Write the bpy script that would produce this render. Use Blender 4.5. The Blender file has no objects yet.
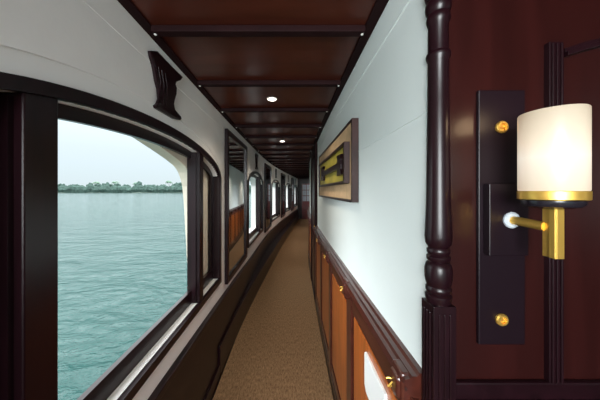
import bpy, math, random
from mathutils import Vector, noise

scene = bpy.context.scene
COL = scene.collection
EYE = 1.53
# ---------------------------------------------------------------- camera, world, light, exposure
F = 245.0
cam_d = bpy.data.cameras.new('camera')
cam = bpy.data.objects.new('camera', cam_d)
COL.objects.link(cam)
cam.location = (0, 0, EYE)
cam.rotation_euler = (math.radians(90), 0, 0)
cam_d.sensor_width = 36.0
cam_d.lens = 36.0 * F / 600.0
cam_d.shift_x = 10 / 600.0
cam_d.shift_y = -9 / 600.0
cam_d.clip_start = 0.02
cam_d.clip_end = 5000
scene.camera = cam

scene.view_settings.view_transform = 'Standard'
scene.view_settings.look = 'None'
scene.view_settings.gamma = 1
scene.view_settings.use_curve_mapping = False
scene.view_settings.exposure = 0.0

w = bpy.data.worlds.new('overcast_sky')
scene.world = w
w.use_nodes = True
nt = w.node_tree
nt.nodes.clear()
o = nt.nodes.new('ShaderNodeOutputWorld')
bg = nt.nodes.new('ShaderNodeBackground')
tc = nt.nodes.new('ShaderNodeTexCoord')
sx = nt.nodes.new('ShaderNodeSeparateXYZ')
cr = nt.nodes.new('ShaderNodeValToRGB')
nt.links.new(tc.outputs['Generated'], sx.inputs[0])
nt.links.new(sx.outputs['Z'], cr.inputs[0])
e = cr.color_ramp.elements
# radiance by elevation: pale band at the horizon, brighter cloud overhead
SKY = 6.4
def skc(r, g, b): return (r / SKY, g / SKY, b / SKY, 1)
e[0].position = 0.0; e[0].color = skc(.74, .86, .90)
e[1].position = 1.0; e[1].color = skc(6, 6.2, 6.4)
for p, c in ((.06, (.78, .92, .97)), (.14, (.84, .98, 1.06)), (.24, (1.0, 1.15, 1.2)), (.42, (4.5, 4.7, 4.8))):
    k = e.new(p); k.color = skc(*c)
nt.links.new(cr.outputs[0], bg.inputs[0])
bg.inputs[1].default_value = SKY
nt.links.new(bg.outputs[0], o.inputs[0])

# hazy sun, low over the water on the port side, slightly behind
sun_d = bpy.data.lights.new('hazy_sun', 'SUN')
sun_d.energy = 3.0
sun_d.angle = math.radians(48)
sun_d.color = (.95, .99, 1.0)
sun = bpy.data.objects.new('hazy_sun', sun_d)
COL.objects.link(sun)
sun.rotation_euler = Vector((-1.0, -.25, .15)).to_track_quat('Z', 'Y').to_euler()
sun.location = (-20, -7, 12)

# added unseen fill inside the corridor, standing in for daylight from the deck
ad_ = bpy.data.lights.new('added_corridor_fill', 'AREA')
ad_.shape = 'RECTANGLE'; ad_.size = 1.7; ad_.size_y = 1.0; ad_.energy = 172; ad_.color = (.93, .99, 1.0)
ao = bpy.data.objects.new('added_corridor_fill', ad_)
COL.objects.link(ao)
ao.location = (-.35, -1.5, 1.65)
ao.rotation_euler = Vector((-.72, -.69, .0)).to_track_quat('Z', 'Y').to_euler()

# ---------------------------------------------------------------- materials
def mat(name, base, rough=.5, metal=0, coat=0, spec=.3, grain=None, gscale=(1, 1, 1), bump=0, bscale=60, emis=None, estr=0, dark=.55):
    m = bpy.data.materials.new(name)
    m.use_nodes = True
    nt = m.node_tree
    b = nt.nodes['Principled BSDF']
    b.inputs['Base Color'].default_value = (*base, 1)
    b.inputs['Roughness'].default_value = rough
    b.inputs['Metallic'].default_value = metal
    b.inputs['Coat Weight'].default_value = coat
    b.inputs['Coat Roughness'].default_value = .15
    b.inputs['Specular IOR Level'].default_value = spec
    if emis:
        b.inputs['Emission Color'].default_value = (*emis, 1)
        b.inputs['Emission Strength'].default_value = estr
    tc = nt.nodes.new('ShaderNodeTexCoord')
    mp = nt.nodes.new('ShaderNodeMapping')
    mp.inputs['Scale'].default_value = gscale
    nt.links.new(tc.outputs['Object'], mp.inputs[0])
    if grain:
        n = nt.nodes.new('ShaderNodeTexNoise')
        n.inputs['Scale'].default_value = grain
        n.inputs['Detail'].default_value = 5
        n.inputs['Distortion'].default_value = .66
        nt.links.new(mp.outputs[0], n.inputs[0])
        r = nt.nodes.new('ShaderNodeValToRGB')
        r.color_ramp.elements[0].position = .3
        r.color_ramp.elements[1].position = .7
        r.color_ramp.elements[0].color = (*[c * dark for c in base], 1)
        r.color_ramp.elements[1].color = (*[min(1, c * (2 - dark) if dark < 1 else c) for c in base], 1)
        nt.links.new(n.outputs[0], r.inputs[0])
        nt.links.new(r.outputs[0], b.inputs['Base Color'])
    if bump:
        n2 = nt.nodes.new('ShaderNodeTexNoise')
        n2.inputs['Scale'].default_value = bscale
        n2.inputs['Detail'].default_value = 4
        nt.links.new(mp.outputs[0], n2.inputs[0])
        bp = nt.nodes.new('ShaderNodeBump')
        bp.inputs['Strength'].default_value = bump
        bp.inputs['Distance'].default_value = .01
        nt.links.new(n2.outputs[0], bp.inputs['Height'])
        nt.links.new(bp.outputs[0], b.inputs['Normal'])
    return m

M_white = mat('white_paint', (.86, .84, .815), .55, grain=2.5, dark=.97, bump=.06, bscale=40)
M_cool = mat('cool_white_paint', (.83, .905, .895), .55, grain=2.5, dark=.98, bump=.05, bscale=40)
M_beam = mat('beam_mahogany', (.014, .0040, .0045), .7, spec=.1, grain=5, dark=.8)
M_frame = mat('brown_frame_wood', (.028, .010, .009), .4, grain=8, dark=.7)
M_cream = mat('cream_paint', (.72, .66, .55), .6, grain=6, dark=.9, bump=.2)
M_dark = mat('dark_mahogany', (.010, .0026, .0042), .3, coat=.03, grain=5, gscale=(6, 6, .6), dark=.7)
M_darkh = mat('dark_mahogany_rail', (.010, .0026, .0042), .3, coat=.03, grain=5, gscale=(6, .6, 6), dark=.7)
M_panel = mat('red_mahogany', (.019, .0034, .0030), .32, coat=.15, grain=3, gscale=(5, 5, .5), dark=.75)
M_ceil = mat('ceiling_mahogany', (.068, .015, .008), .3, coat=.06, grain=3, gscale=(.5, 5, 5), dark=.8)
M_orange = mat('orange_teak', (.40, .10, .018), .3, coat=.5, grain=4, gscale=(8, 8, .7), dark=.7)
M_stile = mat('brown_teak', (.06, .014, .009), .3, coat=.5, grain=4, gscale=(6, .8, 6), dark=.65)
M_black = mat('black_metal', (.012, .010, .014), .25, coat=.5)
M_plate = mat('black_purple_plate', (.0075, .0030, .0055), .36, coat=0)
M_brass = mat('brass', (.90, .56, .12), .38, metal=.85)
M_ceramic = mat('white_ceramic', (.42, .46, .50), .3)
M_lamp = mat('downlight_diffuser', (.9, .9, .85), .4, emis=(1, .93, .82), estr=6)
M_ring = mat('downlight_ring', (.7, .65, .6), .4)
M_mirror = mat('mirror_glass', (.72, .72, .72), .03, metal=1)
M_beige = mat('beige_mount', (.62, .42, .24), .6, grain=20, dark=.9)
M_yellow = mat('yellow_green_silk', (.40, .33, .05), .5, grain=3, dark=.6)
M_cap = mat('white_cap', (.8, .78, .74), .4)
M_pane = mat('pale_door_glass', (.35, .36, .40), .15)
M_redpanel = mat('dark_red_panel', (.13, .022, .022), .3, coat=.3, grain=5, dark=.8)
M_leaf = mat('hazy_foliage', (.05, .085, .072), .9, grain=.35, dark=.55, spec=.1)
M_palm = mat('hazy_palm_foliage', (.15, .23, .17), .9, grain=.5, dark=.7, spec=.1)
M_bark = mat('bark', (.16, .15, .13), .9)
M_bank = mat('sandy_bank', (.12, .15, .13), .9, grain=.2, dark=.8)
M_hull = mat('hull_paint', (.6, .58, .52), .5)
M_label = mat('white_plate_paint', (.86, .89, .88), .4)

# carpet: coir runner
M_carpet = bpy.data.materials.new('coir_carpet'); M_carpet.use_nodes = True
nt = M_carpet.node_tree; b = nt.nodes['Principled BSDF']
b.inputs['Roughness'].default_value = .95; b.inputs['Specular IOR Level'].default_value = .1
tc = nt.nodes.new('ShaderNodeTexCoord')
mp = nt.nodes.new('ShaderNodeMapping'); mp.inputs['Scale'].default_value = (1.2, .3, 1)
nt.links.new(tc.outputs['Object'], mp.inputs[0])
n1 = nt.nodes.new('ShaderNodeTexNoise'); n1.inputs['Scale'].default_value = 95; n1.inputs['Detail'].default_value = 6
n1.inputs['Roughness'].default_value = .8
nt.links.new(mp.outputs[0], n1.inputs[0])
r = nt.nodes.new('ShaderNodeValToRGB')
r.color_ramp.elements[0].position = .32; r.color_ramp.elements[0].color = (.07, .036, .018, 1)
r.color_ramp.elements[1].position = .68; r.color_ramp.elements[1].color = (.40, .24, .122, 1)
nt.links.new(n1.outputs[0], r.inputs[0]); nt.links.new(r.outputs[0], b.inputs['Base Color'])
bp = nt.nodes.new('ShaderNodeBump'); bp.inputs['Strength'].default_value = .6; bp.inputs['Distance'].default_value = .006
nt.links.new(n1.outputs[0], bp.inputs['Height']); nt.links.new(bp.outputs[0], b.inputs['Normal'])

# sea
M_sea = bpy.data.materials.new('sea_water'); M_sea.use_nodes = True
nt = M_sea.node_tree; b = nt.nodes['Principled BSDF']
b.inputs['Base Color'].default_value = (.008, .052, .046, 1)
b.inputs['Roughness'].default_value = .12
b.inputs['IOR'].default_value = 1.33
tc = nt.nodes.new('ShaderNodeTexCoord')
hs = []
for sc, st, ro in ((.55, (1, 1.9, 1), .5), (2.6, (1, 1.6, 1), .6)):
    mp = nt.nodes.new('ShaderNodeMapping'); mp.inputs['Scale'].default_value = st
    mp.inputs['Rotation'].default_value = (0, 0, math.radians(25))
    nt.links.new(tc.outputs['Object'], mp.inputs[0])
    n = nt.nodes.new('ShaderNodeTexNoise'); n.inputs['Scale'].default_value = sc
    n.inputs['Detail'].default_value = 5; n.inputs['Roughness'].default_value = ro
    n.inputs['Distortion'].default_value = .5
    nt.links.new(mp.outputs[0], n.inputs[0]); hs.append(n)
ad = nt.nodes.new('ShaderNodeMath'); ad.operation = 'MULTIPLY_ADD'
nt.links.new(hs[1].outputs[0], ad.inputs[0]); ad.inputs[1].default_value = .35
nt.links.new(hs[0].outputs[0], ad.inputs[2])
bp = nt.nodes.new('ShaderNodeBump'); bp.inputs['Strength'].default_value = .55; bp.inputs['Distance'].default_value = .5
nt.links.new(ad.outputs[0], bp.inputs['Height']); nt.links.new(bp.outputs[0], b.inputs['Normal'])

# frosted lamp glass, lit from inside: glows most around the bulb
M_shade = bpy.data.materials.new('lit_opal_glass'); M_shade.use_nodes = True
nt = M_shade.node_tree; b = nt.nodes['Principled BSDF']
b.inputs['Base Color'].default_value = (.28, .25, .2, 1); b.inputs['Roughness'].default_value = .3
tc = nt.nodes.new('ShaderNodeTexCoord'); sp = nt.nodes.new('ShaderNodeSeparateXYZ')
nt.links.new(tc.outputs['Object'], sp.inputs[0])
r = nt.nodes.new('ShaderNodeValToRGB')
r.color_ramp.elements[0].position = 0; r.color_ramp.elements[0].color = (.86, .68, .50, 1)
r.color_ramp.elements[1].position = 1; r.color_ramp.elements[1].color = (.50, .37, .24, 1)
for p, c in ((.25, (1.0, .86, .70)), (.42, (1.15, 1.0, .84)), (.62, (.98, .80, .60))):
    k = r.color_ramp.elements.new(p); k.color = (*c, 1)
mu = nt.nodes.new('ShaderNodeMath'); mu.operation = 'MULTIPLY'; mu.inputs[1].default_value = 1 / .16
nt.links.new(sp.outputs['Z'], mu.inputs[0]); nt.links.new(mu.outputs[0], r.inputs[0])
nt.links.new(r.outputs[0], b.inputs['Emission Color'])
b.inputs['Emission Strength'].default_value = .66

# ---------------------------------------------------------------- helpers
def tag(o, label=None, cat=None, group=None, kind=None):
    if label: o['label'] = label
    if cat: o['category'] = cat
    if group: o['group'] = group
    if kind: o['kind'] = kind
    return o

class MB:
    def __init__(s): s.v = []; s.f = []
    def add(s, vs, fs):
        n = len(s.v); s.v += [tuple(p) for p in vs]; s.f += [tuple(i + n for i in f) for f in fs]; return s
    def quad(s, a, b, c, d): return s.add([a, b, c, d], [(0, 1, 2, 3)])
    def box(s, x0, x1, y0, y1, z0, z1):
        vs = [(x, y, z) for z in (z0, z1) for y in (y0, y1) for x in (x0, x1)]
        return s.add(vs, [(0, 2, 3, 1), (4, 5, 7, 6), (0, 1, 5, 4), (2, 6, 7, 3), (0, 4, 6, 2), (1, 3, 7, 5)])
    def lathe(s, prof, c, n=28, axis='Z'):
        cx, cy, cz = c; vs = []; fs = []
        for (z, r) in prof:
            for i in range(n):
                a = 2 * math.pi * i / n
                if axis == 'Z': vs.append((cx + r * math.cos(a), cy + r * math.sin(a), cz + z))
                else: vs.append((cx + r * math.cos(a), cy + z, cz + r * math.sin(a)))
        for j in range(len(prof) - 1):
            for i in range(n):
                k = (i + 1) % n
                fs.append((j * n + i, j * n + k, (j + 1) * n + k, (j + 1) * n + i))
        fs.append(tuple(range(n - 1, -1, -1))); fs.append(tuple((len(prof) - 1) * n + i for i in range(n)))
        return s.add(vs, fs)
    def tube(s, pts, r, n=10):
        vs = []; fs = []; pts = [Vector(p) for p in pts]
        for i, p in enumerate(pts):
            t = (pts[min(i + 1, len(pts) - 1)] - pts[max(i - 1, 0)]).normalized()
            u = t.orthogonal().normalized() if i == 0 else (u - t * u.dot(t)).normalized()
            v = t.cross(u)
            rr = r[i] if isinstance(r, (list, tuple)) else r
            for k in range(n):
                a = 2 * math.pi * k / n
                vs.append(p + u * rr * math.cos(a) + v * rr * math.sin(a))
        for i in range(len(pts) - 1):
            for k in range(n):
                q = (k + 1) % n
                fs.append((i * n + k, i * n + q, (i + 1) * n + q, (i + 1) * n + k))
        fs.append(tuple(range(n - 1, -1, -1))); fs.append(tuple((len(pts) - 1) * n + k for k in range(n)))
        return s.add(vs, fs)
    def build(s, name, m, parent=None, origin=(0, 0, 0), smooth=False, bevel=0, kind=None):
        me = bpy.data.meshes.new(name)
        ox, oy, oz = origin
        me.from_pydata([(x - ox, y - oy, z - oz) for x, y, z in s.v], [], s.f)
        me.materials.append(m)
        import bmesh
        bm = bmesh.new(); bm.from_mesh(me)
        bmesh.ops.remove_doubles(bm, verts=bm.verts, dist=1e-6)
        bmesh.ops.recalc_face_normals(bm, faces=bm.faces)
        bm.to_mesh(me); bm.free()
        ob = bpy.data.objects.new(name, me); COL.objects.link(ob)
        if parent is None: ob.location = origin
        else:
            ob.parent = parent
            pw = world(parent)
            ob.location = (ox - pw[0], oy - pw[1], oz - pw[2])
        if smooth:
            for p in me.polygons: p.use_smooth = True
            md = ob.modifiers.new('edge', 'EDGE_SPLIT'); md.split_angle = math.radians(38)
        if bevel:
            md = ob.modifiers.new('bevel', 'BEVEL'); md.width = bevel; md.segments = 2; md.limit_method = 'ANGLE'
        if kind: ob['kind'] = kind
        return ob

def world(o):
    x = y = z = 0
    while o:
        x += o.location[0]; y += o.location[1]; z += o.location[2]; o = o.parent
    return (x, y, z)

def empty(name, loc, label=None, cat=None, group=None, kind=None):
    o = bpy.data.objects.new(name, None); COL.objects.link(o); o.location = loc
    o.empty_display_size = .1
    return tag(o, label, cat, group, kind)

# the hull line: x of the left wall's face against y; everything along the corridor follows it
KN = [(-3, -.61), (0, -.61), (1.2, -.61), (2.25, -.605), (3.27, -.587), (5.05, -.535), (6.25, -.46), (7.85, -.30), (10.65, .05), (13.4, .42), (15, .64)]
def XL(y):
    for i in range(len(KN) - 1):
        if y <= KN[i + 1][0] or i == len(KN) - 2:
            (y0, x0), (y1, x1) = KN[i], KN[i + 1]
            a = KN[max(i - 1, 0)]; c = KN[min(i + 2, len(KN) - 1)]
            m0 = (x1 - a[1]) / (y1 - a[0]); m1 = (c[1] - x0) / (c[0] - y0)
            h = y1 - y0; t = (y - y0) / h
            return ((2 * t**3 - 3 * t * t + 1) * x0 + (t**3 - 2 * t * t + t) * h * m0
                    + (-2 * t**3 + 3 * t * t) * x1 + (t**3 - t * t) * h * m1)
def P(y, off, z):
    """y along the corridor, off metres to the right of the left wall's face, z above eye height"""
    d = (XL(y + .02) - XL(y - .02)) / .04
    l = math.sqrt(1 + d * d)
    return (XL(y) + off / l, y - off * d / l, z + EYE)
def ys(y0, y1, step=.12):
    n = max(1, int(math.ceil((y1 - y0) / step - 1e-6)))
    if y1 <= 1.6: n = 1
    return [y0 + (y1 - y0) * i / n for i in range(n + 1)]
def fz(z): return z if callable(z) else (lambda y: z)
def cbox(mb, y0, y1, o0, o1, z0, z1, step=.25, yy=None):
    z0 = fz(z0); z1 = fz(z1)
    Y = yy or ys(y0, y1, step)
    vs = []; fs = []
    for y in Y:
        vs += [P(y, o0, z0(y)), P(y, o1, z0(y)), P(y, o1, z1(y)), P(y, o0, z1(y))]
    n = len(Y)
    for i in range(n - 1):
        a = 4 * i
        for k in range(4):
            q = (k + 1) % 4
            fs.append((a + k, a + q, a + 4 + q, a + 4 + k))
    fs.append((0, 1, 2, 3)); fs.append((4 * n - 1, 4 * n - 2, 4 * n - 3, 4 * n - 4))
    mb.add(vs, fs); return mb
def wall(mb, y0, y1, o0, o1, z0, z1, holes):
    """slab with holes: hole = (ya, yb, zb, ztop function)"""
    z0 = fz(z0)
    S = set(round(v, 4) for v in ys(y0, y1, .25)); S |= {y0, y1}
    for ya, yb, zb, zt in holes:
        n = 44
        S |= set(round(ya + (yb - ya) * (1 - math.cos(math.pi * i / n)) / 2, 4) for i in range(n + 1))
    S = sorted(S)
    def hole(a, b):
        for h in holes:
            if a >= h[0] - 1e-4 and b <= h[1] + 1e-4: return h
    def span(a, b, la, lb, ha, hb):
        mb.quad(P(a, o0, la), P(b, o0, lb), P(b, o0, hb), P(a, o0, ha))
        mb.quad(P(a, o1, la), P(b, o1, lb), P(b, o1, hb), P(a, o1, ha))
        mb.quad(P(a, o0, la), P(b, o0, lb), P(b, o1, lb), P(a, o1, la))
        mb.quad(P(a, o0, ha), P(b, o0, hb), P(b, o1, hb), P(a, o1, ha))
    for a, b in zip(S, S[1:]):
        h = hole(a, b)
        if h:
            span(a, b, z0(a), z0(b), h[2], h[2])
            span(a, b, h[3](a), h[3](b), z1, z1)
        else: span(a, b, z0(a), z0(b), z1, z1)
    for h in holes:
        for y in h[:2]:
            if h[3](y) > h[2] + 1e-4:
                mb.quad(P(y, o0, h[2]), P(y, o1, h[2]), P(y, o1, h[3](y)), P(y, o0, h[3](y)))
    for y in (y0, y1): mb.quad(P(y, o0, z0(y)), P(y, o1, z0(y)), P(y, o1, z1), P(y, o0, z1))
    return mb

SPRING, RISE = .10, .22
def arch(y0, y1, t=0, spring=SPRING, rise=RISE):
    c = (y0 + y1) / 2; hw = (y1 - y0) / 2 - t
    return lambda y: spring + (rise - t) * math.sqrt(max(0, 1 - ((y - c) / hw) ** 2))
def outline(y0, y1, zb, t, tb=None, n=40):
    tb = t if tb is None else tb
    f = arch(y0, y1, t); a, b = y0 + t, y1 - t
    pts = [(a, zb + tb), (b, zb + tb)]
    for i in range(n + 1):
        y = (a + b) / 2 + (b - a) / 2 * math.cos(math.pi * i / n)
        pts.append((y, f(y)))
    # subdivided bottom is unnecessary: windows lie on a nearly straight hull
    return pts
def ring(mb, A, B, o0, o1):
    n = len(A)
    for i in range(n):
        j = (i + 1) % n
        a0, a1, b0, b1 = A[i], A[j], B[i], B[j]
        K = 1 if abs(a1[0] - a0[0]) < .3 else 8
        for k in range(K):
            def L(p, q, t): return (p[0] + (q[0] - p[0]) * t, p[1] + (q[1] - p[1]) * t)
            s, e = k / K, (k + 1) / K
            p0, p1, q0, q1 = L(a0, a1, s), L(a0, a1, e), L(b0, b1, s), L(b0, b1, e)
            for o in (o0, o1): mb.quad(P(p0[0], o, p0[1]), P(p1[0], o, p1[1]), P(q1[0], o, q1[1]), P(q0[0], o, q0[1]))
            mb.quad(P(p0[0], o0, p0[1]), P(p1[0], o0, p1[1]), P(p1[0], o1, p1[1]), P(p0[0], o1, p0[1]))
            mb.quad(P(q0[0], o0, q0[1]), P(q1[0], o0, q1[1]), P(q1[0], o1, q1[1]), P(q0[0], o1, q0[1]))
    return mb

CEIL = .68
FL = -EYE
YEND = 13.4
W = .96
ZB = -.78            # bottom of the window trim
WIN = [(.28, 2.1), (3.35, 4.85), (6.15, 7.65), (8.95, 10.45), (11.75, 13.1)]
MIR = [(2.25, 3.2), (5.05, 5.98), (7.85, 8.75), (10.65, 11.55)]
def wtop(y): return -.89 - .03 * min(max(y - 1, 0), 2.6)   # top of the dark bulwark

# ---------------------------------------------------------------- sea and far shore
SEA_Z = EYE - 2.7
mb = MB(); mb.quad((-2500, -1500, SEA_Z), (1500, -1500, SEA_Z), (1500, 3000, SEA_Z), (-2500, 3000, SEA_Z))
sea = mb.build('sea_water', M_sea, kind='structure'); tag(sea, 'teal rippled lake water seen through the windows', 'water')
mb = MB()
rnd = random.Random(3)
xs = [-620 + 20 * i for i in range(36)]
rows = []
for x in xs:
    j = rnd.uniform(-1.5, 1.5)
    rows.append([(x, 326 + j, SEA_Z - .3), (x, 329 + j, SEA_Z + .9), (x, 345, SEA_Z + 1.6), (x, 420, SEA_Z + 2)])
for a, b2 in zip(rows, rows[1:]):
    for k in range(3): mb.quad(a[k], b2[k], b2[k + 1], a[k + 1])
mb.build('far_shore_bank', M_bank, kind='structure')

def crown_mesh(seed, w_, h_):
    import bmesh
    bm = bmesh.new(); bmesh.ops.create_icosphere(bm, subdivisions=4, radius=1)
    for v in bm.verts:
        n = noise.noise(v.co * 1.7 + Vector((seed * 7.1, 0, 0))) * .45 + noise.noise(v.co * 5 + Vector((0, seed * 3.3, 0))) * .28
        v.co = v.co * (1 + n)
        v.co.x *= w_; v.co.y *= w_; v.co.z *= h_
    me = bpy.data.meshes.new('crown'); bm.to_mesh(me); bm.free(); me.materials.append(M_leaf); return me
def palm_mesh(seed):
    r_ = random.Random(seed); mb = MB()
    for k in range(15):
        a = 2 * math.pi * k / 15 + r_.uniform(-.2, .2); up = r_.uniform(.1, 1.0); L = r_.uniform(3.4, 4.6)
        prev = None
        for i in range(7):
            t = i / 6
            r = L * t; z = up * 3 * t - 3.6 * t * t
            wd = .75 * math.sin(math.pi * min(1, t * .9 + .08)) + .05
            c = (r * math.cos(a), r * math.sin(a), z)
            n = (-math.sin(a) * wd, math.cos(a) * wd)
            row = [(c[0] + n[0], c[1] + n[1], z - .4), c, (c[0] - n[0], c[1] - n[1], z - .4)]
            if prev:
                mb.quad(prev[0], prev[1], row[1], row[0]); mb.quad(prev[1], prev[2], row[2], row[1])
            prev = row
    return mb
def trunk(h, r, parent, lean=0):
    mb = MB(); mb.tube([(lean * t * t, 0, h * t) for t in (0, .25, .5, .75, 1)], [r, r * .85, r * .75, r * .65, r * .55], 8)
    return mb.build('trunk', M_bark, parent, smooth=True)
def make_tree(kind, seed):
    t = empty('shore_tree' if kind < 2 else 'shore_palm', (0, 0, 0))
    if kind < 2:
        w_, h_, b_ = ((4.6, 4.6, 4.4), (3.6, 5.2, 5.2))[kind]
        c = bpy.data.objects.new('crown', crown_mesh(seed, w_, h_)); COL.objects.link(c); c.parent = t; c.location = (0, 0, b_)
        for p in c.data.polygons: p.use_smooth = True
        trunk(b_, .45, t)
    else:
        h = 12.5
        c = palm_mesh(seed).build('crown', M_palm, t); c.location = (1.2, 0, h)
        trunk(h, .28, t, 1.2)
    return t
protos = [make_tree(k, s) for k, s in ((0, 1), (1, 2), (0, 3), (1, 4), (2, 5), (0, 6), (2, 7))]
LBL = {'shore_tree': ('hazy dark green broadleaf tree on the far shore across the water', 'tree', 'broadleaf trees along the far shore'),
       'shore_palm': ('hazy coconut palm with a drooping crown on the far shore', 'tree', 'palms along the far shore')}
used = set()
x = -400
while x < -25:
    i = rnd.choice([0, 1, 2, 3, 4, 5, 6, 0, 2, 5])
    pr = protos[i]
    if i in used:
        t = pr.copy(); COL.objects.link(t)
        for ch in list(pr.children):
            c = ch.copy(); COL.objects.link(c); c.parent = t
    else: t = pr; used.add(i)
    kd = pr.name.split('.')[0]
    t.location = (x, rnd.uniform(334, 348), SEA_Z + 1)
    s = rnd.uniform(1.05, 1.4); t.scale = (s * rnd.uniform(.9, 1.25), s, s); t.rotation_euler = (0, 0, rnd.uniform(0, 6.28))
    tag(t, *LBL[kd])
    x += rnd.uniform(9, 12.5) if kd == 'shore_tree' else rnd.uniform(5.5, 7)
for i, p in enumerate(protos):
    if i not in used:
        for c in list(p.children): bpy.data.objects.remove(c)
        bpy.data.objects.remove(p)

# low waterside scrub in front of the trees: nobody could count it
def lump(x, k): return noise.noise(Vector((x * .11, k * 3.1, 0))) * 1.5 + noise.noise(Vector((x * .45, k * 5.7, 1))) * 1.0
mb = MB(); rows = []
x = -520
while x < 60:
    top = 10.0 + lump(x, 1) * 2.0
    rows.append([(x, 328 + lump(x, 2), SEA_Z - .2), (x, 326.5 + lump(x, 3), SEA_Z + top * .45), (x, 328.5 + lump(x, 4) * .6, SEA_Z + top * .85), (x, 330.5, SEA_Z + top), (x, 332.2, SEA_Z + top * .8), (x, 333, SEA_Z + .5)])
    x += .9
for a, b2 in zip(rows, rows[1:]):
    for k in range(5): mb.quad(a[k], b2[k], b2[k + 1], a[k + 1])
tag(mb.build('waterside_scrub', M_leaf), 'low dense scrub along the waterline of the far shore', 'shrubs', kind='stuff')

# ---------------------------------------------------------------- floor, ceiling, walls
YB = -2.6
mb = MB(); cbox(mb, YB, YEND + .1, -.2, W + .1, FL - .08, FL)
mb.box(.36, 2.1, YB, .62, EYE + FL - .08, EYE + FL)
mb.build('floor', M_dark, kind='structure')
mb = MB(); cbox(mb, YB, YEND + .1, -.2, W + .1, CEIL, CEIL + .06)
mb.box(.36, 2.1, YB, .62, EYE + CEIL, EYE + CEIL + .06)
mb.build('ceiling', M_ceil, kind='structure')

T = .04
holes = [(a + T, b_ - T, ZB + T, arch(a, b_, T)) for a, b_ in WIN]
mb = MB(); wall(mb, YB, YEND + .1, -.07, 0, lambda y: wtop(y) - .02, CEIL, holes)
mb.build('wall_left', M_white, kind='structure')
# outer hull skin: cream, its openings smaller with rounded shoulders
OP = [(.20, -.735), (.22, .14), (.30, .19), (.45, .225), (.65, .252), (.88, .266), (1.10, .262), (1.16, .257), (1.33, .223), (1.48, .19), (1.57, .165), (1.62, .142), (1.655, .112), (1.69, .06), (1.717, 0), (1.75, -.27), (1.784, -.546), (1.80, -.735)]
def optop(y):
    for (a, za), (b_, zb) in zip(OP, OP[1:]):
        if y <= b_ + 1e-6: return za + (zb - za) * max(0, (y - a)) / (b_ - a)
    return OP[-1][1]
mb = MB(); wall(mb, YB, 2.7, -.14, -.07, FL, CEIL, [(.20, 1.80, -.735, optop)])
mb.build('wall_hull_near', M_cream, kind='structure')
h2 = [(a + .06, b_ - .04, ZB + .06, arch(a, b_, .05)) for a, b_ in WIN[1:]]
mb = MB(); wall(mb, 2.7, YEND + .1, -.22, -.07, FL, CEIL, h2)
mb.build('wall_hull_far', M_white, kind='structure')
# dark bulwark under the windows, with ledge and skirting
mb = MB(); cbox(mb, YB, YEND, -.06, .022, FL, wtop)
mb.build('wall_left_bulwark', M_dark, kind='structure')
mb = MB(); cbox(mb, YB, YEND, 0, .034, lambda y: wtop(y) - .035, lambda y: wtop(y))
mb.build('trim_1', M_darkh, kind='structure', bevel=.004)
mb = MB(); cbox(mb, YB, YEND, .02, .036, FL, FL + .11)
mb.build('baseboard_left', M_darkh, kind='structure', bevel=.003)
# low plinth along the foot of the bulwark, deeper where the hull starts to turn
def poff(y):
    def sm(a, b_): t = min(1, max(0, (y - a) / (b_ - a))); return t * t * (3 - 2 * t)
    return .038 + .15 * sm(2.0, 6.2) - .09 * sm(8, 13)
mb = MB(); Y = [2.0 + (13.3 - 2.0) * k / 60 for k in range(61)]; vs = []; fs = []
for y in Y: vs += [P(y, .02, FL), P(y, poff(y), FL), P(y, poff(y), FL + .26), P(y, .02, FL + .26)]
for k in range(60):
    for j in range(4): q = (j + 1) % 4; fs.append((4 * k + j, 4 * k + q, 4 * k + 4 + q, 4 * k + 4 + j))
fs += [(0, 1, 2, 3), (243, 242, 241, 240)]
mb.add(vs, fs); mb.build('trim_65', M_dark, kind='structure', bevel=.006)
# beads on the white boarding
mb = MB(); cbox(mb, YB, YEND, 0, .0015, .562, .566)
mb.build('trim_2', M_white, kind='structure')
for n, (a, b_) in enumerate(WIN):
    mb = MB(); f1 = arch(a - .06, b_ + .06, 0, SPRING, RISE + .07); f2 = arch(a - .06, b_ + .06, 0, SPRING, RISE + .075)
    cbox(mb, a, b_, 0, .003, f1, f2, yy=[a + (b_ - a) * i / 30 for i in range(31)])
    mb.build('trim_%d' % (3 + n), M_white, kind='structure')

# right wall: near part is straight, then a dark doorway, then it follows the hull
Y0R = .622
mb = MB(); cbox(mb, Y0R, YEND + .1, W, W + .08, FL, CEIL)
mb.build('wall_right', M_cool, kind='structure')
mb = MB(); cbox(mb, Y0R, 3.36, W - .003, W, .555, .558); cbox(mb, Y0R, 3.36, W - .003, W, .20, .2025)
mb.build('trim_8', M_cool, kind='structure')

# cornices and ceiling beams
mb = MB(); cbox(mb, YB, YEND, -.0, .045, CEIL - .009, CEIL)
mb.build('trim_9', M_beam, kind='structure', bevel=.004)
mb = MB(); cbox(mb, .1, YEND, W - .045, W, CEIL - .009, CEIL)
mb.build('trim_10', M_beam, kind='structure', bevel=.004)
n = 11; y = -1.98
while y < YEND - .2:
    mb = MB()
    A = [P(y - .02, .04, 0), P(y + .02, .04, 0), P(y + .02, W - .04, 0), P(y - .02, W - .04, 0)]
    vs = [(p[0], p[1], EYE + z) for z in (CEIL - .028, CEIL) for p in A]
    mb.add(vs, [(0, 1, 2, 3), (4, 5, 6, 7), (0, 1, 5, 4), (1, 2, 6, 5), (2, 3, 7, 6), (3, 0, 4, 7)])
    c0 = P(y, .05, CEIL - .028); c1 = P(y, W - .05, CEIL - .028)
    bm_ = mb.build('trim_%d' % n, M_beam, kind='structure', origin=(c0[0], c0[1], c0[2]), bevel=.004)
    if y > .5:
        for c in (c0, c1):
            q = MB().lathe([(-.004, .002), (-.003, .005), (0, .006), (.004, .006)], c, 12)
            q.build('screw_cap', M_cap, bm_, smooth=True)
    n += 1; y += .5

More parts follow.
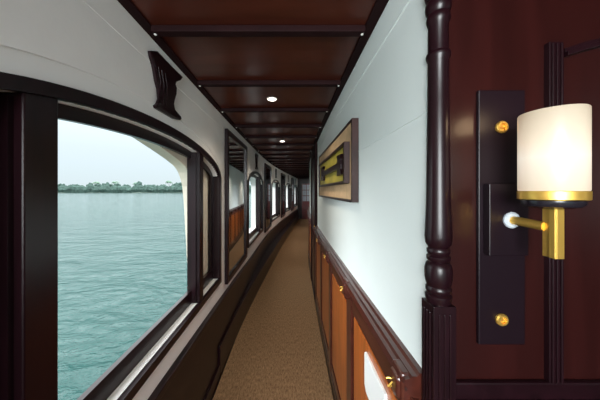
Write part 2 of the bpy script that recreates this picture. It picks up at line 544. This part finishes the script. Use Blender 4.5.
# ---------------------------------------------------------------- windows
def make_window(i, a, b_, mull, shutter=None):
    mb = MB(); ring(mb, outline(a, b_, ZB, 0), outline(a, b_, ZB, T), -.004, .02)
    w_ = mb.build('window_%d' % i, M_dark, kind='structure', origin=P((a + b_) / 2, 0, ZB))
    mb = MB(); ring(mb, outline(a, b_, ZB, T - .002), outline(a, b_, ZB, .088, .125), -.060, -.04)
    mb.build('sash_frame', M_dark, w_)
    for ye in (a + T - .002, b_ - T - .007):
        mb = MB(); cbox(mb, ye, ye + .009, -.066, .004, ZB + .045, arch(a, b_, T - .012), yy=[ye, ye + .009]); mb.build('jamb_liner', M_dark, w_)
    for (m0, m1) in mull:
        mb = MB(); f = arch(a, b_, T - .002)
        cbox(mb, m0, m1, -.068, .012, ZB + .035, f, yy=[m0 + (m1 - m0) * k / 4 for k in range(5)])
        # thin bead on the inner edge of the mullion
        mb.build('mullion', M_dark, w_, bevel=.004)
        mb = MB(); f3 = arch(a, b_, T + .01)
        cbox(mb, m0 - .012, m0 + .002, -.066, -.01, ZB + .045, f3, yy=[m0 - .012, m0 + .002])
        cbox(mb, m1 - .002, m1 + .012, -.066, -.01, ZB + .045, f3, yy=[m1 - .002, m1 + .012])
        mb.build('mullion_bead', M_dark, w_)
    if shutter:
        mb = MB(); f = arch(a, b_, T + .01)
        cbox(mb, shutter[0], shutter[1], -.06, -.035, ZB + .05, f, yy=[shutter[0] + (shutter[1] - shutter[0]) * k / 8 for k in range(9)])
        mb.build('shutter', M_dark, w_)
    return w_
make_window(1, *WIN[0], [(.55, .634), (1.62, 1.69)], (.325, .552))
for i, (a, b_) in enumerate(WIN[1:]):
    make_window(2 + i, a, b_, [(a + 1.10, a + 1.17)])

# ---------------------------------------------------------------- wall mirrors between the windows
mlab = ['tall dark framed mirror between the large window and the next arched window',
        'tall dark framed mirror, second from the camera on the window wall',
        'tall narrow mirror, third from the camera on the window wall',
        'small distant mirror, last on the window wall before the end door']
for i, (a, b_) in enumerate(MIR):
    p0 = P(a, .001, -.85); p1 = P(b_, .001, -.85)
    t = Vector((p1[0] - p0[0], p1[1] - p0[1], 0)); L = t.length; t.normalize(); nn = Vector((t.y, -t.x, 0))
    def Q(s, d, z): v = Vector(p0) + t * s + nn * (d + .004); return (v.x, v.y, EYE + z)
    def bx(mb, s0, s1, d0, d1, z0, z1):
        vs = [Q(s, d, z) for z in (z0, z1) for d in (d0, d1) for s in (s0, s1)]
        mb.add(vs, [(0, 2, 3, 1), (4, 5, 7, 6), (0, 1, 5, 4), (2, 6, 7, 3), (0, 4, 6, 2), (1, 3, 7, 5)])
    root = empty('wall_mirror', Q(L / 2, 0, -.85), mlab[i], 'mirror', 'mirrors on the window wall')
    fw = .055; zt, zb = .575, -.86
    mb = MB(); bx(mb, 0, fw, 0, .028, zb, zt); bx(mb, L - fw, L, 0, .028, zb, zt); bx(mb, fw, L - fw, 0, .028, zb, zb + fw); bx(mb, fw, L - fw, 0, .028, zt - fw, zt)
    mb.build('frame', M_dark, root, bevel=.004)
    mb = MB(); bx(mb, fw - .004, L - fw + .004, .004, .010, zb + fw - .004, zt - fw + .004)
    mb.build('mirror_glass', M_mirror, root)

# ---------------------------------------------------------------- wainscot on the right wall
RAIL = -.485
PIL = [.675, 1.33, 1.99, 2.66, 3.31]
def wains(y0, y1, pil, base_n):
    mb = MB(); cbox(mb, y0, y1, W - .018, W, FL, RAIL - .05)
    w_ = mb.build('wainscot', M_stile, origin=P((y0 + y1) / 2, W, FL)); w_['kind'] = 'structure'
    mb = MB()
    for z0, z1 in ((FL + .10, FL + .17), (RAIL - .14, RAIL - .05)):
        cbox(mb, y0, y1, W - .028, W - .016, z0, z1)
    mb.build('cross_rail', M_stile, w_)
    for a, b_ in zip(pil, pil[1:]):
        mb = MB(); cbox(mb, a + .075, b_ - .075, W - .024, W - .016, FL + .19, RAIL - .16)
        mb.build('panel', M_orange, w_, bevel=.003)
    for p in pil:
        mb = MB(); cbox(mb, p - .05, p + .05, W - .033, W - .016, FL + .10, RAIL - .05)
        mb.build('stile', M_stile, w_, bevel=.003)
        mb = MB(); cbox(mb, p - .032, p + .032, W - .058, W - .01, RAIL - .09, RAIL + .004)
        cbox(mb, p - .025, p + .025, W - .066, W - .01, RAIL - .07, RAIL - .012)
        mb.build('rail_block', M_stile, w_, bevel=.008)
    return w_
wains(Y0R + .03, 3.36, PIL, 1)
wains(4.28, YEND, [4.35 + .664 * k for k in range(14)], 2)
# moulded chair rail: stepped profile swept along the wall
def rail(y0, y1, name):
    prof = [(0, -.075), (.016, -.075), (.020, -.062), (.030, -.058), (.030, -.048), (.042, -.044), (.050, -.034), (.046, -.026), (.050, -.020), (.056, -.012), (.052, -.002), (.040, 0), (.034, .006), (.020, .006), (.014, .014), (0, .014)]
    Y = ys(y0, y1, .25); mb = MB(); n = len(prof); vs = []; fs = []
    for y in Y: vs += [P(y, W - d, RAIL + z) for d, z in prof]
    for i in range(len(Y) - 1):
        for k in range(n):
            q = (k + 1) % n; fs.append((i * n + k, i * n + q, (i + 1) * n + q, (i + 1) * n + k))
    fs.append(tuple(range(n))); fs.append(tuple((len(Y) - 1) * n + k for k in range(n)))
    mb.add(vs, fs); return mb.build(name, M_stile, kind='structure')
rail(Y0R + .01, 3.36, 'trim_60')
rail(4.28, YEND, 'trim_61')
for y0, y1, nm in ((Y0R, 3.36, 'baseboard_right'), (4.28, YEND, 'baseboard_right_far')):
    mb = MB(); cbox(mb, y0, y1, W - .032, W, FL, FL + .10); mb.build(nm, M_darkh, kind='structure', bevel=.004)
# white plate set on the nearest wainscot panel
mb = MB(); ya, yb, za, zb = .817, 1.043, -.838, -.68
o0, o1 = W - .034, W - .0235
pl = [(ya, za), (yb - .02, za), (yb, za + .02), (yb, zb - .006), (yb - .004, zb), (ya, zb)]
v = [P(a, o0, b_) for a, b_ in pl] + [P(a, o1, b_) for a, b_ in pl]; m = len(pl)
mb.add(v, [tuple(range(m)), tuple(range(2 * m - 1, m - 1, -1))] + [(k, (k + 1) % m, m + (k + 1) % m, m + k) for k in range(m)])
tag(mb.build('wall_plate', M_label, origin=P(.93, o1, za), bevel=.002), 'plain white rectangular plate on the nearest orange wainscot panel', 'plate')
# brass hooks on the rail blocks
hl = ['small brass hook on the nearest rail block beside the turned post', 'small brass hook on the second rail block from the turned post',
      'small brass hook on the third rail block from the turned post', 'tiny brass hook on the fourth rail block from the turned post']
for k, p in enumerate(PIL[:4]):
    c = P(p + .005, W - .062, RAIL - .05)
    pts = [(c[0] + .004, c[1], c[2] + .012)] + [(c[0] - .009 - .010 * math.cos(t), c[1] + .002 * i, c[2] - .010 * math.sin(t)) for i, t in enumerate([math.pi * (-.75 + .25 * j) + math.pi for j in range(7)])]
    h = MB().tube(pts, .0022, 8).build('coat_hook', M_brass, origin=c, smooth=True)
    tag(h, hl[k], 'hook', 'brass hooks on the chair rail')

# dark doorway in the right wall
mb = MB(); cbox(mb, 3.36, 3.46, W - .035, W, FL, CEIL - .03); cbox(mb, 4.18, 4.28, W - .035, W, FL, CEIL - .03); cbox(mb, 3.46, 4.18, W - .035, W, .50, CEIL - .03)
d2 = mb.build('door_2', M_beam, kind='structure', origin=P(3.82, W, FL))
mb = MB(); cbox(mb, 3.46, 4.18, W - .02, W - .001, FL + .01, .50); mb.build('door_leaf', M_dark, d2)
mb = MB(); cbox(mb, 3.58, 4.06, W - .026, W - .019, FL + .2, -.6); cbox(mb, 3.58, 4.06, W - .026, W - .019, -.45, .38); mb.build('door_panel', M_panel, d2)
hp = P(3.53, W - .02, -.5)
MB().lathe([(-.045, .006), (-.03, .02), (-.01, .02), (0, .01)], hp, 16, 'Y').build('door_knob', M_brass, d2, smooth=True)

# end wall with half-glazed door
p0 = P(YEND, -.05, 0); p1 = P(YEND, W + .05, 0)
t = Vector((p1[0] - p0[0], p1[1] - p0[1], 0)); LE = t.length; t.normalize(); nn = Vector((-t.y, t.x, 0))
def E(mb, s0, s1, d0, d1, z0, z1):
    vs = []
    for z in (z0, z1):
        for d in (d0, d1):
            for s in (s0, s1):
                v = Vector(p0) + t * s - nn * d; vs.append((v.x, v.y, EYE + z))
    mb.add(vs, [(0, 2, 3, 1), (4, 5, 7, 6), (0, 1, 5, 4), (2, 6, 7, 3), (0, 4, 6, 2), (1, 3, 7, 5)])
mb = MB(); E(mb, 0, LE, -.08, 0, FL, CEIL); mb.build('wall_end', M_panel, kind='structure')
ds0, ds1 = .22, .84
mb = MB(); E(mb, ds0, ds0 + .06, 0, .03, FL, .46); E(mb, ds1 - .06, ds1, 0, .03, FL, .46); E(mb, ds0 + .06, ds1 - .06, 0, .03, .40, .46)
d1 = mb.build('door_1', M_dark, kind='structure')
mb = MB(); E(mb, ds0 + .06, ds1 - .06, .001, .015, FL + .01, .40); mb.build('door_leaf', M_redpanel, d1)
for c in range(2):
    for r_ in range(3):
        s0 = ds0 + .10 + c * .22; z0 = -.55 + r_ * .31
        mb = MB(); E(mb, s0, s0 + .19, .014, .019, z0, z0 + .27); mb.build('pane', M_pane, d1)

# runner
mb = MB(); cbox(mb, YB, YEND, .045, W - .035, FL, FL + .010)
cp = mb.build('carpet_runner', M_carpet, origin=P(1, .5, FL)); tag(cp, 'long brown coir carpet runner along the corridor floor', 'carpet')

# ---------------------------------------------------------------- the partition on the right with the post and the lamp
PY = .62
mb = MB(); mb.box(.36, 2.1, PY, PY + .04, 0, EYE + CEIL); mb.build('wall_partition', M_panel, kind='structure')
mb = MB(); mb.box(2.1, 2.16, YB, PY + .04, 0, EYE + CEIL); mb.build('wall_room_right', M_panel, kind='structure')
mb = MB(); mb.box(.375, 2.1, PY - .014, PY + .001, EYE - .52, EYE - .475); mb.box(.375, 2.1, PY - .03, PY + .001, EYE - .545, EYE - .515)
mb.build('trim_62', M_darkh, kind='structure', bevel=.004)
mb = MB(); mb.box(.375, 2.1, PY - .02, PY + .001, EYE - 1.53, EYE - 1.42); mb.build('baseboard_partition', M_darkh, kind='structure', bevel=.004)
# vertical fluted pilaster strip
mb = MB(); mb.box(.642, .678, PY - .014, PY + .001, EYE - .475, EYE + .37)
for k in range(3): mb.box(.646 + k * .011, .652 + k * .011, PY - .018, PY - .012, EYE - .475, EYE + .365)
mb.build('trim_63', M_dark, kind='structure', bevel=.0015)
# door leaf beyond it with an arched raised moulding
mb = MB(); xs_ = [.684 + .05 * k for k in range(13)]
def az(x): return .345 + .07 * (1 - ((1.1 - x) / .416) ** 2)
def arcstrip(mb, dz0, dz1, y0, y1):
    for a, b_ in zip(xs_, xs_[1:]):
        za, zb = EYE + az(a), EYE + az(b_)
        vs = [(a, y0, za + dz0), (b_, y0, zb + dz0), (b_, y0, zb + dz1), (a, y0, za + dz1), (a, y1, za + dz0), (b_, y1, zb + dz0), (b_, y1, zb + dz1), (a, y1, za + dz1)]
        mb.add(vs, [(0, 1, 2, 3), (4, 5, 6, 7), (0, 1, 5, 4), (3, 2, 6, 7)])
    for x, i in ((xs_[0], 0), (xs_[-1], 1)):
        z = EYE + az(x); mb.quad((x, y0, z + dz0), (x, y1, z + dz0), (x, y1, z + dz1), (x, y0, z + dz1))
arcstrip(mb, -.011, .0, PY - .018, PY + .001); arcstrip(mb, .0, .010, PY - .012, PY + .001)
mb.box(xs_[-1] - .02, xs_[-1], PY - .016, PY + .001, EYE - .47, EYE + .35)
mb.build('trim_64', M_dark, kind='structure', bevel=.001)

# turned post at the corner
CX, CY = .366, .605
def zy(y): return (191 - y) * .00247
prof = [(-.50, .020), (-.275, .026)]
for y, r_ in ((302, .026), (300, .027), (297, .0295), (294, .0295), (292, .025), (290, .0285), (287, .0285), (285, .0255), (282, .028), (277, .0305), (268, .0305), (263, .027), (261, .022), (259, .026), (256, .0265), (254, .022), (252, .0255), (249, .0255), (247, .0225), (243, .0285), (236, .030), (225, .029), (205, .027), (150, .025), (100, .0238), (62, .0232), (59, .0262), (56, .0275), (54, .0262), (53, .023), (26, .0222), (23, .0255), (20, .027), (17, .0255), (15, .0235), (12, .0275), (8, .029), (4, .0275), (2, .0245), (-2, .029), (-8, .031), (-14, .027), (-40, .026), (-84, .026)):
    prof.append((zy(y), r_))
prof = prof[1:]
post = MB()
post.lathe(prof, (CX, CY, EYE), 32)
pb = post.build('turned_post', M_dark, origin=(CX, CY, 0), smooth=True)
tag(pb, 'dark turned wooden post where the white wall meets the lamp panel', 'post')
mb = MB(); hb = .027
mb.box(CX - hb, CX + hb, CY - hb, CY + hb, 0, EYE + zy(302))
for k in range(3):
    q = CX - .0155 + k * .0125
    mb.box(q, q + .006, CY - hb - .003, CY - hb + .001, .2, EYE + zy(309))
    q = CY - .0155 + k * .0125
    mb.box(CX - hb - .003, CX - hb + .001, q, q + .006, .2, EYE + zy(309))
mb.build('fluted_base', M_dark, pb, bevel=.0015)

# sconce
BX0, BX1 = .470, .590
mb = MB(); mb.box(BX0, .586, PY - .010, PY - .0005, EYE - .383, EYE + .2515)
bd = mb.build('mounting_board', M_plate, origin=(.53, PY, EYE - .388), bevel=.002)
tag(bd, 'long black purple board screwed to the mahogany panel behind the lamp', 'board')
for z in (.158, -.3185):
    s = MB().lathe([(-.001, .0145), (-.006, .0150), (-.009, .0125), (-.009, .0085), (-.003, .0080), (-.003, .001)][::-1], (.524, PY - .010, EYE + z), 24, 'Y')
    so = s.build('screw', M_brass, bd, smooth=True)
    s = MB(); s.tube([(.524 - .008, PY - .0145, EYE + z + .003), (.524 + .008, PY - .0145, EYE + z - .003)], .002, 8); s.build('screw_bar', M_brass, so, smooth=True)
LX, LY = .533, .499
sc = empty('wall_lamp', (.533, PY - .0105, EYE - .07), 'lit brass wall lamp with white glass drum shade on the mahogany panel', 'lamp')
mb = MB(); mb.box(.481, .576, PY - .029, PY - .0105, EYE - .157, EYE + .018); mb.build('back_plate', M_plate, sc, bevel=.002)
MB().lathe([(0, .0195), (-.004, .0195), (-.007, .016)], (.533, PY - .029, EYE - .070), 28, 'Y').build('rosette', M_ceramic, sc, smooth=True)
MB().tube([(.533, PY - .036, EYE - .070), (.533, LY + .012, EYE - .074)], .0098, 20).build('arm', M_brass, sc, smooth=True)
mb = MB(); mb.box(LX - .004, LX + .012, LY - .013, LY + .015, EYE - .1355, EYE - .03)
mb.box(LX - .0075, LX - .0035, LY - .013, LY - .001, EYE - .1355, EYE - .03)
mb.build('upright_bar', M_brass, sc, bevel=.001)
MB().lathe([(-.037, .012), (-.035, .030), (-.031, .044), (-.026, .0475), (-.019, .0475)], (LX, LY, EYE), 40).build('cup', M_black, sc, smooth=True)
MB().lathe([(-.0175, .0515), (-.0165, .0525), (-.001, .0525), (0, .0515), (0, .049), (-.012, .049)], (LX, LY, EYE), 48).build('shade_ring', M_brass, sc, smooth=True)
sh = MB()
pr = [(.0, .0505), (.002, .0515), (.158, .0515), (.160, .0505), (.160, .0475), (.158, .0470), (.004, .0470), (.0, .0475)]
n = 56; vs = []; fs = []
for z, r_ in pr:
    for i in range(n):
        a = 2 * math.pi * i / n; vs.append((LX + r_ * math.cos(a), LY + r_ * math.sin(a), EYE + z))
for j in range(len(pr)):
    q = (j + 1) % len(pr)
    for i in range(n): k = (i + 1) % n; fs.append((j * n + i, j * n + k, q * n + k, q * n + i))
sh.add(vs, fs)
sh.build('lamp_shade', M_shade, sc, origin=(LX, LY, EYE), smooth=True)
ld = bpy.data.lights.new('sconce_bulb', 'POINT'); ld.energy = .35; ld.color = (1, .72, .42); ld.shadow_soft_size = .03
lo = bpy.data.objects.new('sconce_bulb', ld); COL.objects.link(lo); lo.location = (LX, LY, EYE + .19)

# ---------------------------------------------------------------- picture on the white wall
pc = empty('framed_display', (.349, 1.97, EYE - .06), 'long beige framed display with a dark carved piece on yellow ground', 'picture')
y0, y1, z0, z1 = 1.245, 2.69, -.058, .372
mb = MB(); f = .022
for a in ((y0, y0 + f, z0, z1), (y1 - f, y1, z0, z1), (y0 + f, y1 - f, z0, z0 + f * .6), (y0 + f, y1 - f, z1 - f * .6, z1)):
    mb.box(.315, .3495, a[0], a[1], EYE + a[2], EYE + a[3])
mb.build('outer_frame', M_frame, pc, bevel=.002)
mb = MB(); mb.box(.320, .3490, y0 + f, y1 - f, EYE + z0 + f * .6, EYE + z1 - f * .6); mb.build('mount', M_beige, pc)
y0, y1, z0, z1 = 1.31, 2.50, .042, .265; f = .03
mb = MB()
for a in ((y0, y0 + f, z0, z1), (y1 - f, y1, z0, z1), (y0 + f, y1 - f, z0, z0 + f * .5), (y0 + f, y1 - f, z1 - f * .5, z1)):
    mb.box(.290, .3202, a[0], a[1], EYE + a[2], EYE + a[3])
mb.build('inner_frame', M_frame, pc, bevel=.002)
mb = MB(); mb.box(.305, .320, y0 + f, y1 - f, EYE + z0 + f * .5, EYE + z1 - f * .5); mb.build('silk_ground', M_yellow, pc)
mb = MB()
def flare(yc, s):  # carved end piece: waisted block
    pts = [(-.07, -.058), (.06, -.062), (.045, -.03), (.05, .0), (.045, .035), (.065, .062), (-.065, .056), (-.045, .03), (-.05, 0), (-.05, -.03)]
    pts = [(yc + s * a, .152 + b_) for a, b_ in pts]; m = len(pts)
    v = [(.282, a, EYE + b_) for a, b_ in pts] + [(.3055, a, EYE + b_) for a, b_ in pts]
    mb.add(v, [tuple(range(m)), tuple(range(2 * m - 1, m - 1, -1))] + [(k, (k + 1) % m, m + (k + 1) % m, m + k) for k in range(m)])
flare(1.43, 1); flare(2.18, -1)
mb.box(.284, .3055, 1.47, 2.14, EYE + .132, EYE + .170)
mb.build('carved_piece', M_dark, pc, bevel=.003)

# ---------------------------------------------------------------- carved brackets on the white boarding above the windows
BR = [(-0.153, 0.099), (-0.094, 0.131), (0.024, 0.131), (0.166, 0.135), (0.143, 0.108), (0.092, 0.078), (0.08, 0.059), (0.095, 0.043), (0.092, 0.012), (0.073, -0.025), (0.06, -0.058), (0.073, -0.087), (0.151, -0.104), (0.126, -0.117), (0.06, -0.128), (-0.031, -0.129), (-0.105, -0.13), (-0.113, -0.121), (-0.09, -0.101), (-0.078, -0.079), (-0.085, -0.038), (-0.105, -0.006), (-0.116, 0.029), (-0.127, 0.054), (-0.148, 0.081)]
bl = ['dark carved wooden bracket above the large window, nearest the camera', 'small dark carved bracket above the second arched window',
      'small dark carved bracket above the third arched window', 'tiny dark carved bracket above the fourth arched window', 'tiny dark carved bracket above the last arched window']
for i, (yc, zc) in enumerate(((1.2, .5), (4.10, .49), (6.90, .49), (9.70, .49), (12.4, .49))):
    mb = MB(); m = len(BR); sc_ = 1 if i == 0 else .85
    A = [P(yc + a * sc_, .001, zc + b_) for a, b_ in BR]; B = [P(yc + a * sc_, .012, zc + b_) for a, b_ in BR]
    Cc = [P(yc + a * .88 * sc_, .017, zc + b_ * .92) for a, b_ in BR]
    mb.add(A + B + Cc, [tuple(range(m)), tuple(range(3 * m - 1, 2 * m - 1, -1))] + [(k, (k + 1) % m, m + (k + 1) % m, m + k) for k in range(m)] + [(m + k, m + (k + 1) % m, 2 * m + (k + 1) % m, 2 * m + k) for k in range(m)])
    ob = mb.build('carved_bracket', M_dark, origin=P(yc, 0, zc - .12)); tag(ob, bl[i], 'bracket', 'carved brackets along the window wall')
    for k, (dy, r_) in enumerate(((-.065, .005), (-.035, .006), (-.005, .005))):
        q = MB(); q.tube([P(yc + sc_ * (dy - .03), .014, zc + .06), P(yc + sc_ * (dy - .01), .016, zc + .0), P(yc + sc_ * (dy - .02), .016, zc - .05), P(yc + sc_ * (dy - .03), .015, zc - .10)], r_, 8)
        q.build('carved_leaf', M_dark, ob, smooth=True)

# ---------------------------------------------------------------- recessed downlights
dl = ['lit round downlight in the ceiling nearest the camera', 'lit round downlight in the ceiling, second from the camera', 'small lit downlight far along the ceiling near the end door',
      'added round downlight hidden behind a ceiling beam to brighten the far corridor']
for i, (y, o_) in enumerate(((1.81, .475), (3.35, .48), (8.8, .48), (6.12, .48))):  # last entry is an extra lamp, added out of sight to brighten the far end
    c = P(y, o_, CEIL)
    q = MB().lathe([(-.004, .030), (-.004, .038), (0, .040)], c, 28)
    a = q.build('ceiling_downlight', M_ring, origin=c, smooth=True); tag(a, dl[i], 'ceiling light', 'downlights along the corridor ceiling')
    MB().lathe([(-.006, .001), (-.0055, .030), (-.002, .031)], c, 28).build('diffuser', M_lamp, a, smooth=True)
    ld = bpy.data.lights.new('downlight_lamp', 'SPOT'); ld.energy = 20 if y < 5 else 36; ld.color = (1, .88, .72); ld.spot_size = math.radians(130); ld.spot_blend = .8; ld.shadow_soft_size = .035
    lo = bpy.data.objects.new('downlight_lamp', ld); COL.objects.link(lo); lo.location = (c[0], c[1], c[2] - .02)
